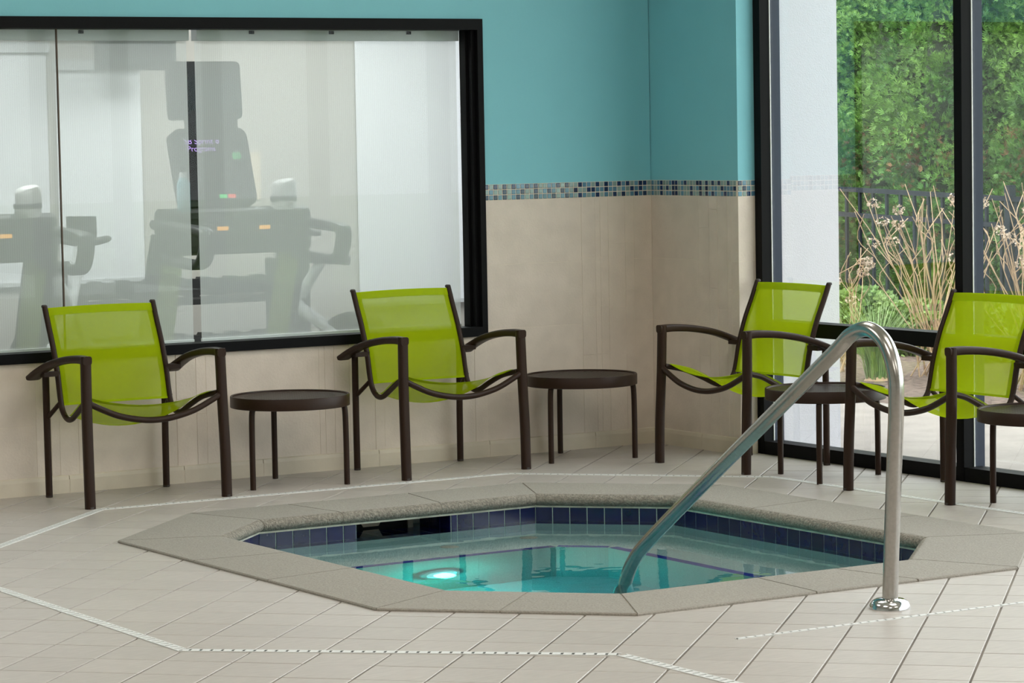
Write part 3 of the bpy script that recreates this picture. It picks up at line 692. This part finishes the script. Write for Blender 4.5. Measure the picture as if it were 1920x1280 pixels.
def make_treadmill(screen_text):
    e = empty('treadmill'); c = M['charcoal']
    MB().box(-.42, .42, -1.35, .55, .06, .20).build('deck', c, e); MB().box(-.27, .27, -1.33, .30, .20, .206).build('belt', M['footcap'], e)
    for s in (-1, 1): MB().box(s*.385-.07, s*.385+.07, -1.35, .35, .20, .225).build('side_step', M['greyframe'], e)
    MB().sweep(cat([(-.40, .34, .20), (-.28, .40, .27), (0, .43, .30), (.28, .40, .27), (.40, .34, .20)], 5), rrect(.30, .16, .06, 3), up=(0, 0, 1)).build('motor_hood', M['lime_pl'], e, True)
    for s in (-1, 1):
        up_ = MB().sweep(cat([(s*.37, .33, .18), (s*.37, .24, .45), (s*.37, .13, .78), (s*.37, .02, 1.06)], 4), rrect(.06, .17, .025, 3), up=(1, 0, 0)).build('upright', c, e, True)
        MB().sweep(cat([(s*.335, .29, .20), (s*.335, .20, .45), (s*.335, .09, .78), (s*.335, .0, 1.02)], 4), rrect(.02, .12, .008, 2), up=(1, 0, 0)).build('accent_panel', M['lime_pl'], up_, True)
        hr = [(s*.385, .10, 1.12), (s*.385, -.20, 1.105), (s*.385, -.44, 1.09), (s*.385, -.485, 1.06), (s*.385, -.47, .99), (s*.385, -.42, .935), (s*.385, -.30, .925), (s*.385, .02, .945)]
        MB().sweep(cat(hr, 6), rrect(.05, .085, .022, 3), up=(1, 0, 0)).build('handrail', c, e, True)
    MB().sweep([(-.40, 0, 1.08), (.40, 0, 1.08)], rrect(.20, .24, .05, 3), up=(0, 0, 1)).build('crossbar', c, e, True)
    MB().box(-.36, -.06, -.15, .02, 1.15, 1.18).box(.06, .36, -.15, .02, 1.15, 1.18).build('tray', c, e)
    for s, mt_ in ((-.12, 'e_orange'), (.12, 'e_orange')): MB().box(s-.03, s+.03, -.128, -.121, 1.085, 1.105).build('sensor_light', M[mt_], e)
    # console leaning back
    mt = Matrix.Translation((-.09, -.02, 1.20)) @ Matrix.Rotation(math.radians(-18), 4, 'X')
    con = MB(); pr = rrect(.43, .42, .05, 4)
    con.raw([tuple(mt @ Vector((x, y, z+.21))) for y in (-.03, .04) for x, z in pr], [tuple(range(len(pr))), tuple(range(2*len(pr)-1, len(pr)-1, -1))]+[(i, (i+1) % len(pr), len(pr)+(i+1) % len(pr), len(pr)+i) for i in range(len(pr))])
    cn = con.build('console', c, e)
    pr2 = rrect(.385, .37, .035, 4)
    MB().raw([tuple(mt @ Vector((x, -.032, z+.215))) for x, z in pr2], [tuple(range(len(pr2)))]).build('screen', M['screen'], cn)
    for bx, mm in ((.02, 'e_green'), (.07, 'e_red')):
        MB().box(bx-.02, bx+.02, -.036, -.033, .04, .06, mt).build('button', M[mm], cn)
    if screen_text:
        for txt, x, z, sz, mm in (('S8 Sprint 8', -.15, .335, .045, 'e_purple'), ('Programs', -.14, .295, .042, 'e_purple'), ('80', .11, .25, .05, 'e_green')):
            o = link('lettering', text_mesh(txt, sz, M[mm]), cn); o.matrix_local = mt @ Matrix.Translation((x, -.034, z)) @ Matrix.Rotation(math.pi/2, 4, 'X')
    MB().box(-.24, .04, .0, .05, 1.55, 1.70).build('monitor_bracket', c, e)
    pr = rrect(.40, .30, .03, 4); mo = MB(); mt2 = Matrix.Translation((-.125, .05, 1.80)) @ Matrix.Rotation(math.radians(-4), 4, 'X')
    mo.raw([tuple(mt2 @ Vector((x, y, z))) for y in (-.03, .03) for x, z in pr], [tuple(range(len(pr))), tuple(range(2*len(pr)-1, len(pr)-1, -1))]+[(i, (i+1) % len(pr), len(pr)+(i+1) % len(pr), len(pr)+i) for i in range(len(pr))])
    mon = mo.build('monitor', M['screen'], e); MB().box(.02, .026, -.034, -.031, -.135, -.129, mt2).build('power_light', M['e_red'], mon)
    return e
t1 = make_treadmill(True); t1.location = (-1.50, 1.64, 0); tag(t1, 'charcoal treadmill with lit console behind the gap between the shades', 'treadmill', 'treadmills in the gym')
t2 = make_treadmill(False); t2.location = (-2.92, 1.64, 0); tag(t2, 'charcoal treadmill behind the left shade, console cut by the left edge', 'treadmill', 'treadmills in the gym')
def towel(x, y, z, lb):
    e = empty('folded_towel', (x, y, z), label=lb, cat='towel', group='folded towels on treadmills')
    v, f = [], []
    for k, zz in enumerate((0, .03, .08, .13, .15)):
        for i in range(20):
            a = 2*math.pi*i/20; r = (.062+.006*math.sin(3*a+k))*(1 if k < 4 else .8); v.append((r*1.1*math.cos(a), r*.7*math.sin(a), zz+.012*math.sin(a+1)*(k/4)))
    for k in range(4):
        for i in range(20): f.append((k*20+i, k*20+(i+1) % 20, (k+1)*20+(i+1) % 20, (k+1)*20+i))
    f.append(tuple(80+i for i in range(20))); MB().raw(v, f).build('cloth', M['towel'], e, True)
    MB().lathe([(.0705, .045), (.071, .07)], seg=20).build('stripe', M['stripe'], e, True).scale = (1.04, .67, 1)
towel(-1.24, 1.57, 1.181, 'white towel with grey stripe on the treadmill with the lit console'); towel(-2.66, 1.57, 1.181, 'white towel with grey stripe on the treadmill at the left edge')
e = empty('drinks_bottle', (-1.81, 1.57, 1.181), label='pale blue bottle standing left of the lit treadmill console', cat='bottle')
MB().lathe([(.0, 0), (.032, 0), (.034, .01), (.034, .15), (.02, .175), (.018, .18)], seg=24).build('body', M['bottle'], e, True); MB().lathe([(.02, .178), (.02, .205), (.0, .205)], seg=20).build('cap', M['greyframe'], e, True)
# exercise bike (light frame) and dumbbell rack
def make_bike():
    e = empty('exercise_bike'); gf = M['greyframe']; c = M['charcoal']
    MB().tube([(.0, -.45, .28), (0, .0, .62), (0, .12, .98)], .035, 12, up=(1, 0, 0)).build('main_frame', gf, e, True)
    MB().tube([(.0, .45, .10), (0, .18, .42), (0, -.12, .86)], .03, 12, up=(1, 0, 0)).build('seat_post', gf, e, True)
    MB().tube([(0, -.55, .06), (0, .55, .06)], .03, 10).build('floor_beam', gf, e, True)
    for y in (-.55, .55): MB().tube([(-.26, y, .035), (.26, y, .035)], .03, 10).build('foot', c, e, True)
    fw_ = MB().lathe([(.04, -.02), (.22, -.025), (.235, -.01), (.235, .01), (.22, .025), (.04, .02)], seg=36, close=True).build('flywheel', c, e, True, loc=(0, -.30, .36)); fw_.rotation_euler = (0, math.pi/2, 0)
    MB().sweep(cat([(0, -.28, .875), (0, -.16, .885), (0, -.02, .89)], 4), rrect(.16, .05, .02, 3), up=(0, 0, 1), scale=lambda t: (1-.55*t, 1)).build('saddle', c, e, True)
    MB().tube(cat([(-.22, -.10, 1.02), (-.20, .10, 1.03), (0, .14, 1.0), (.20, .10, 1.03), (.22, -.10, 1.02)], 5), .018, 10).build('handlebar', c, e, True)
    MB().box(-.09, .09, .12, .15, 1.03, 1.15).build('display', M['screen'], e)
    for s in (-1, 1): MB().box(min(s*.06, s*.12), max(s*.06, s*.12), -.06, .04, .24, .265).build('pedal', c, e)
    return e
bk = make_bike(); bk.location = (-.78, 2.3, 0); bk.rotation_euler = (0, 0, math.radians(55)); tag(bk, 'light grey framed exercise bike behind the right shade', 'exercise bike', 'exercise bikes')
b2 = copy_tree(bk); b2.location = (-2.02, 2.6, 0); b2.rotation_euler = (0, 0, math.radians(-60)); tag(b2, 'light grey framed exercise bike behind the left shade, between the treadmills', 'exercise bike', 'exercise bikes')
rk = empty('dumbbell_rack', (-1.15, 3.2, 0), label='black dumbbell rack against the gym back wall', cat='rack')
for s in (-1, 1): MB().box(s*.75-.03, s*.75+.03, -.25, .2, 0, .85).build('side_frame', M['charcoal'], rk)
for z in (.30, .62): MB().box(-.75, .75, -.2, .12, z, z+.03).build('shelf', M['charcoal'], rk)
db = empty('dumbbell'); MB().tube([(0, -.06, 0), (0, .06, 0)], .014, 8).build('handle', M['chrome'], db, True)
for s in (-1, 1): MB().sweep([(0, s*.06, 0), (0, s*.13, 0)], [(.06*math.cos(math.pi/3*i), .06*math.sin(math.pi/3*i)) for i in range(6)], up=(0, 0, 1)).build('head', M['charcoal'], db)
ordn = ['first', 'second', 'third', 'fourth', 'fifth', 'sixth', 'seventh', 'eighth']
for lv, (z, nm) in enumerate(((.392, 'lower'), (.712, 'upper'))):
    for k in range(8):
        o = db if lv == k == 0 else copy_tree(db); o.location = (-1.15-.60+k*.17, 3.16, z)
        tag(o, f'black hex dumbbell on the {nm} rack shelf, {ordn[k]} from the left', 'dumbbell', 'dumbbells on the rack')
tv = empty('wall_screen', (-1.27, 3.3, 1.95), label='grey ceiling-hung screen behind the left shade', cat='screen'); MB().box(-.24, .24, -.03, .03, 0, .34).build('panel', M['charcoal'], tv); MB().box(-.22, .22, -.034, -.03, .02, .32).build('display', M['screen'], tv); MB().tube([(0, .0, .34), (0, 0, .79)], .02, 10).build('hanger', M['charcoal'], tv, True)

# ------------------------------------------------------------------ outdoors
tag(MB().box(.2, .585, -.75, .16, -.05, CEIL).build('wall_exterior_pillar', M['stucco']), kind='structure')
tag(MB().box(XF+.10, 2.3, -16, 12, -.12, -.02).build('path', M['concrete']), kind='structure')
tag(MB().box(2.3, 6.9, -16, 14, -.14, -.03).build('planting_bed', M['mulch']), kind='structure')
tag(MB().box(6.9, 60, -60, 60, -.2, -.06).build('lawn', M['lawn']), kind='structure')
tag(MB().box(GX1+.1, 6.9, 12, 14, -.13, -.03).build('bed_edge', M['mulch']), kind='structure')
def leaf_cloud(P, D, size, kind='fan', jit=.5):
    """P points, D outward dirs -> sprays of narrow leaf quads"""
    n = len(P); V = []; F = []
    D = D+RNG.normal(0, jit, D.shape); D /= np.linalg.norm(D, axis=1)[:, None]
    A = np.cross(D, RNG.normal(0, 1, D.shape)); A /= np.linalg.norm(A, axis=1)[:, None]
    sz = size*RNG.uniform(.65, 1.35, n)[:, None]
    fans = ((-.9, .75), (-.45, .95), (0., 1.1), (.45, .95), (.9, .75)) if kind == 'fan' else ((-.5, 1.), (.5, 1.))
    for an, ln in fans:
        d = D*math.cos(an)+A*math.sin(an); s_ = A*math.cos(an)-D*math.sin(an); w_ = .085 if kind == 'fan' else .34
        q = np.stack([P, P+(d*.55*ln+s_*w_)*sz, P+d*ln*sz, P+(d*.55*ln-s_*w_)*sz], 1)
        V.append(q)
    V = np.stack(V, 1).reshape(-1, 3); F = np.arange(len(V)).reshape(-1, 4)
    return V, F
def np_mesh(name, V, F, material, parent):
    me = bpy.data.meshes.new(name); me.vertices.add(len(V)); me.vertices.foreach_set('co', V.astype(np.float32).ravel())
    me.loops.add(F.size); me.loops.foreach_set('vertex_index', F.astype(np.int32).ravel()); me.polygons.add(len(F))
    me.polygons.foreach_set('loop_start', np.arange(0, F.size, 4, dtype=np.int32)); me.update(calc_edges=True); me.validate(); me.materials.append(material)
    return link(name, me, parent)
def arborvitae(x, y, hgt, rad, n, label):
    e = empty('arborvitae', (x, y, -.06), label=label, cat='tree', group='arborvitae trees beyond the fence')
    nc = max(60, n//60); zc = RNG.uniform(.03, 1, nc)**1.2*hgt; ac = RNG.uniform(0, 2*math.pi, nc)
    rc = rad*np.clip(1.05-(zc/hgt)**1.6, .05, 1)*(1+.2*np.sin(3*ac+zc*2.3+x))*np.where(zc < .7, .45+.55*zc/.7, 1)*RNG.uniform(.72, 1., nc)
    ci = RNG.integers(0, nc, n); C0 = np.stack([rc*np.cos(ac), rc*np.sin(ac), zc], 1)[ci]; dc = np.stack([np.cos(ac), np.sin(ac), np.full(nc, .55)], 1)[ci]
    g3 = RNG.normal(0, 1, (n, 3)); g3 /= np.linalg.norm(g3, axis=1)[:, None]; g3 *= RNG.uniform(.3, 1, n)[:, None]**.5
    P = C0+g3*np.array((.15, .15, .20)); P[:, 2] = np.maximum(P[:, 2], .03); z = P[:, 2]; D = g3*1.2+dc
    V, F = leaf_cloud(P, D, .050); tag(np_mesh('foliage', V, F, M['arbor'], e), kind='stuff')
    m_ = int(n*.09); i = RNG.choice(np.where(z < 1.6)[0], m_); Q = P[i]*np.array((.9, .9, 1.))
    V, F = leaf_cloud(Q, D[i], .05); tag(np_mesh('dry_foliage', V, F, M['arbor_dry'], e), kind='stuff')
    MB().tube([(0, 0, -.1), (.03, .02, hgt*.4), (0, 0, hgt*.9)], .07, 10).build('trunk', M['bark'], e, True)
    for k in range(7):
        aa = k*2.4; MB().tube([(0, 0, .25+k*.16), (.25*math.cos(aa), .25*math.sin(aa), .5+k*.18), (.42*math.cos(aa), .42*math.sin(aa), .85+k*.2)], .018, 6).build('branch', M['bark'], e, True)
    MB().lathe([(.01, hgt*.93), (rad*.30, hgt*.7), (rad*.42, hgt*.45), (rad*.45, hgt*.25), (rad*.30, .75), (.05, .6)], seg=14).build('inner_mass', M['core'], e, True)  # added dark core, stands in for shaded depth and blocks the sky
names = ['nearest the right edge of the view', 'second from the right edge', 'third from the right edge', 'filling the middle of the glass', 'left of the middle of the glass', 'beside the white stucco pillar']
for k in range(6):
    y = 4.4+k*.95; arborvitae(7.65+.25*math.sin(k*2.1), y, 4.6+.4*math.sin(k*1.7), .80, 26000 if 0 < k < 5 else 11000, f'tall green arborvitae tree beyond the fence, {names[k]}')
for k in range(3):
    arborvitae(9.3+.3*k, 6.2+k*1.9, 5.0, 1.0, 6000, ('tall green arborvitae in the second row, rightmost', 'tall green arborvitae in the second row, middle', 'tall green arborvitae in the second row, leftmost')[k])
# fence
fe = empty('iron_fence', (6.3, 5.6, 0), label='black iron picket fence in front of the arborvitae trees', cat='fence'); SL = .03
sl = lambda y: SL*y
pk = MB().box(-.011, .011, -.011, .011, -.05, 1.02).mesh('picket', M['fence'])
for k in range(-34, 22):
    y = k*.168; link('picket', pk, fe, (0, y, sl(y)))
for z in (.12, .84, 1.04):
    MB().raw([(dx, y, z+sl(y)+dz) for y in (-5.9, 3.7) for dx, dz in ((-.018, -.018), (.018, -.018), (.018, .018), (-.018, .018))], [(0, 1, 5, 4), (1, 2, 6, 5), (2, 3, 7, 6), (3, 0, 4, 7), (0, 3, 2, 1), (4, 5, 6, 7)]).build('fence_rail', M['fence'], fe)
for y in (-5.9, -3.5, -1.1, 1.3, 3.7): MB().box(-.03, .03, y-.03, y+.03, -.1, 1.14+sl(y)).build('post', M['fence'], fe)
# boxwood
def boxwood(x, y, rx, ry, h, n, label):
    e = empty('boxwood_shrub', (x, y, -.03), label=label, cat='shrub', group='clipped boxwood shrubs')
    u = RNG.normal(0, 1, (n, 3)); u[:, 2] = np.abs(u[:, 2]); u /= np.linalg.norm(u, axis=1)[:, None]; s_ = RNG.uniform(.75, 1.04, n)[:, None]
    P = u*s_*np.array((rx, ry, h)); V, F = leaf_cloud(P, u, .034, 'leaf', .7); tag(np_mesh('foliage', V, F, M['box'], e), kind='stuff')
    MB().lathe([(rx*.8, 0), (rx*.78, h*.4), (rx*.5, h*.7), (.01, h*.85)], seg=16).build('inner_mass', M['core'], e, True).scale = (1, ry/rx, 1)  # dark core painting the shaded inside of the shrub
bxs = ['at the foot of the white pillar', 'second from the white pillar', 'third from the white pillar', 'fourth from the white pillar', 'fifth from the white pillar', 'sixth from the white pillar']
for k in range(6): boxwood(5.05+.1*math.sin(k*2), 5.6-k*.80, .42, .44, .37+.03*math.sin(k*1.9), 4200, f'low light green boxwood shrub, {bxs[k]}')
# ornamental grass
def grass(x, y, n, h, label):
    e = empty('ornamental_grass', (x, y, -.03), label=label, cat='grass', group='ornamental grass tufts'); V = []; F = []
    for i in range(n):
        a = random.uniform(0, 2*math.pi); r0 = random.uniform(0, .07); L_ = h*random.uniform(.6, 1.1); bend = random.uniform(.15, .7); w_ = .0035
        pts = [(r0*math.cos(a)+bend*L_*t*t*math.cos(a), r0*math.sin(a)+bend*L_*t*t*math.sin(a), L_*(t-.28*bend*t*t)) for t in (0, .35, .7, 1.)]
        b = len(V); sx, sy = -math.sin(a)*w_, math.cos(a)*w_
        for j, q in enumerate(pts): k = 1-.8*j/3; V += [(q[0]-sx*k, q[1]-sy*k, q[2]), (q[0]+sx*k, q[1]+sy*k, q[2])]
        F += [(b+2*j, b+2*j+1, b+2*j+3, b+2*j+2) for j in range(3)]
    tag(np_mesh('blades', np.array(V), np.array(F), M['grass'], e), kind='stuff'); MB().lathe([(.08, 0), (.05, .04), (.0, .06)], seg=12).build('crown', M['dry'], e, True)
grass(3.3, 2.35, 420, .5, 'green ornamental grass tuft beside the white pillar, behind the handrail bend'); grass(3.6, 1.05, 200, .34, 'small green ornamental grass tuft under the dry stems')
# dried hydrangeas
def hydrangea(x, y, n, h, spread, label, seed):
    rn = random.Random(seed); e = empty('dried_hydrangea', (x, y, -.03), label=label, cat='plant', group='dried hydrangeas')
    for i in range(n):
        a = rn.uniform(0, 2*math.pi); s_ = rn.uniform(.2, 1)*spread; L_ = h*rn.uniform(.55, 1.05); ex, ey = s_*math.cos(a), s_*math.sin(a)
        pts = cat([(.12*rn.uniform(-1, 1), .18*rn.uniform(-1, 1), 0), (ex*.30+rn.uniform(-.04, .04), ey*.30+rn.uniform(-.04, .04), L_*.38), (ex*.65+rn.uniform(-.05, .05), ey*.65+rn.uniform(-.05, .05), L_*.72), (ex, ey, L_)], 4)
        st = MB().tube(pts, .0052, 5, scale=lambda t: (1-.55*t, 1-.55*t)); 
        if rn.random() < .7:
            q = Vector(pts[8]); st.tube(cat([tuple(q), tuple(q+Vector((rn.uniform(-.1, .1), rn.uniform(-.1, .1), .12))), tuple(q+Vector((rn.uniform(-.2, .2), rn.uniform(-.2, .2), .28)))], 3), .003, 4)
        o = st.build('stem', M['dry'], e, True)
        if rn.random() < .5:
            m_ = 44; rr = .042*rn.uniform(.6, 1.1); u = RNG.normal(0, 1, (m_, 3)); u /= np.linalg.norm(u, axis=1)[:, None]; P = u*rr*np.array((1, 1, .7))+np.array(pts[-1])
            V, F = leaf_cloud(P, u, .014, 'leaf', .8); np_mesh('flower_head', V, F, M['dryhead'], o)
hydrangea(3.75, 2.30, 38, 1.18, .68, 'dry tan hydrangea stems outside, left of the black mullion', 3)
hydrangea(3.55, 1.15, 36, 1.22, .62, 'dry tan hydrangea stems outside, right of the black mullion', 5)
hydrangea(3.6, 3.05, 10, .70, .45, 'small dry tan hydrangea outside, nearest the white pillar', 11)
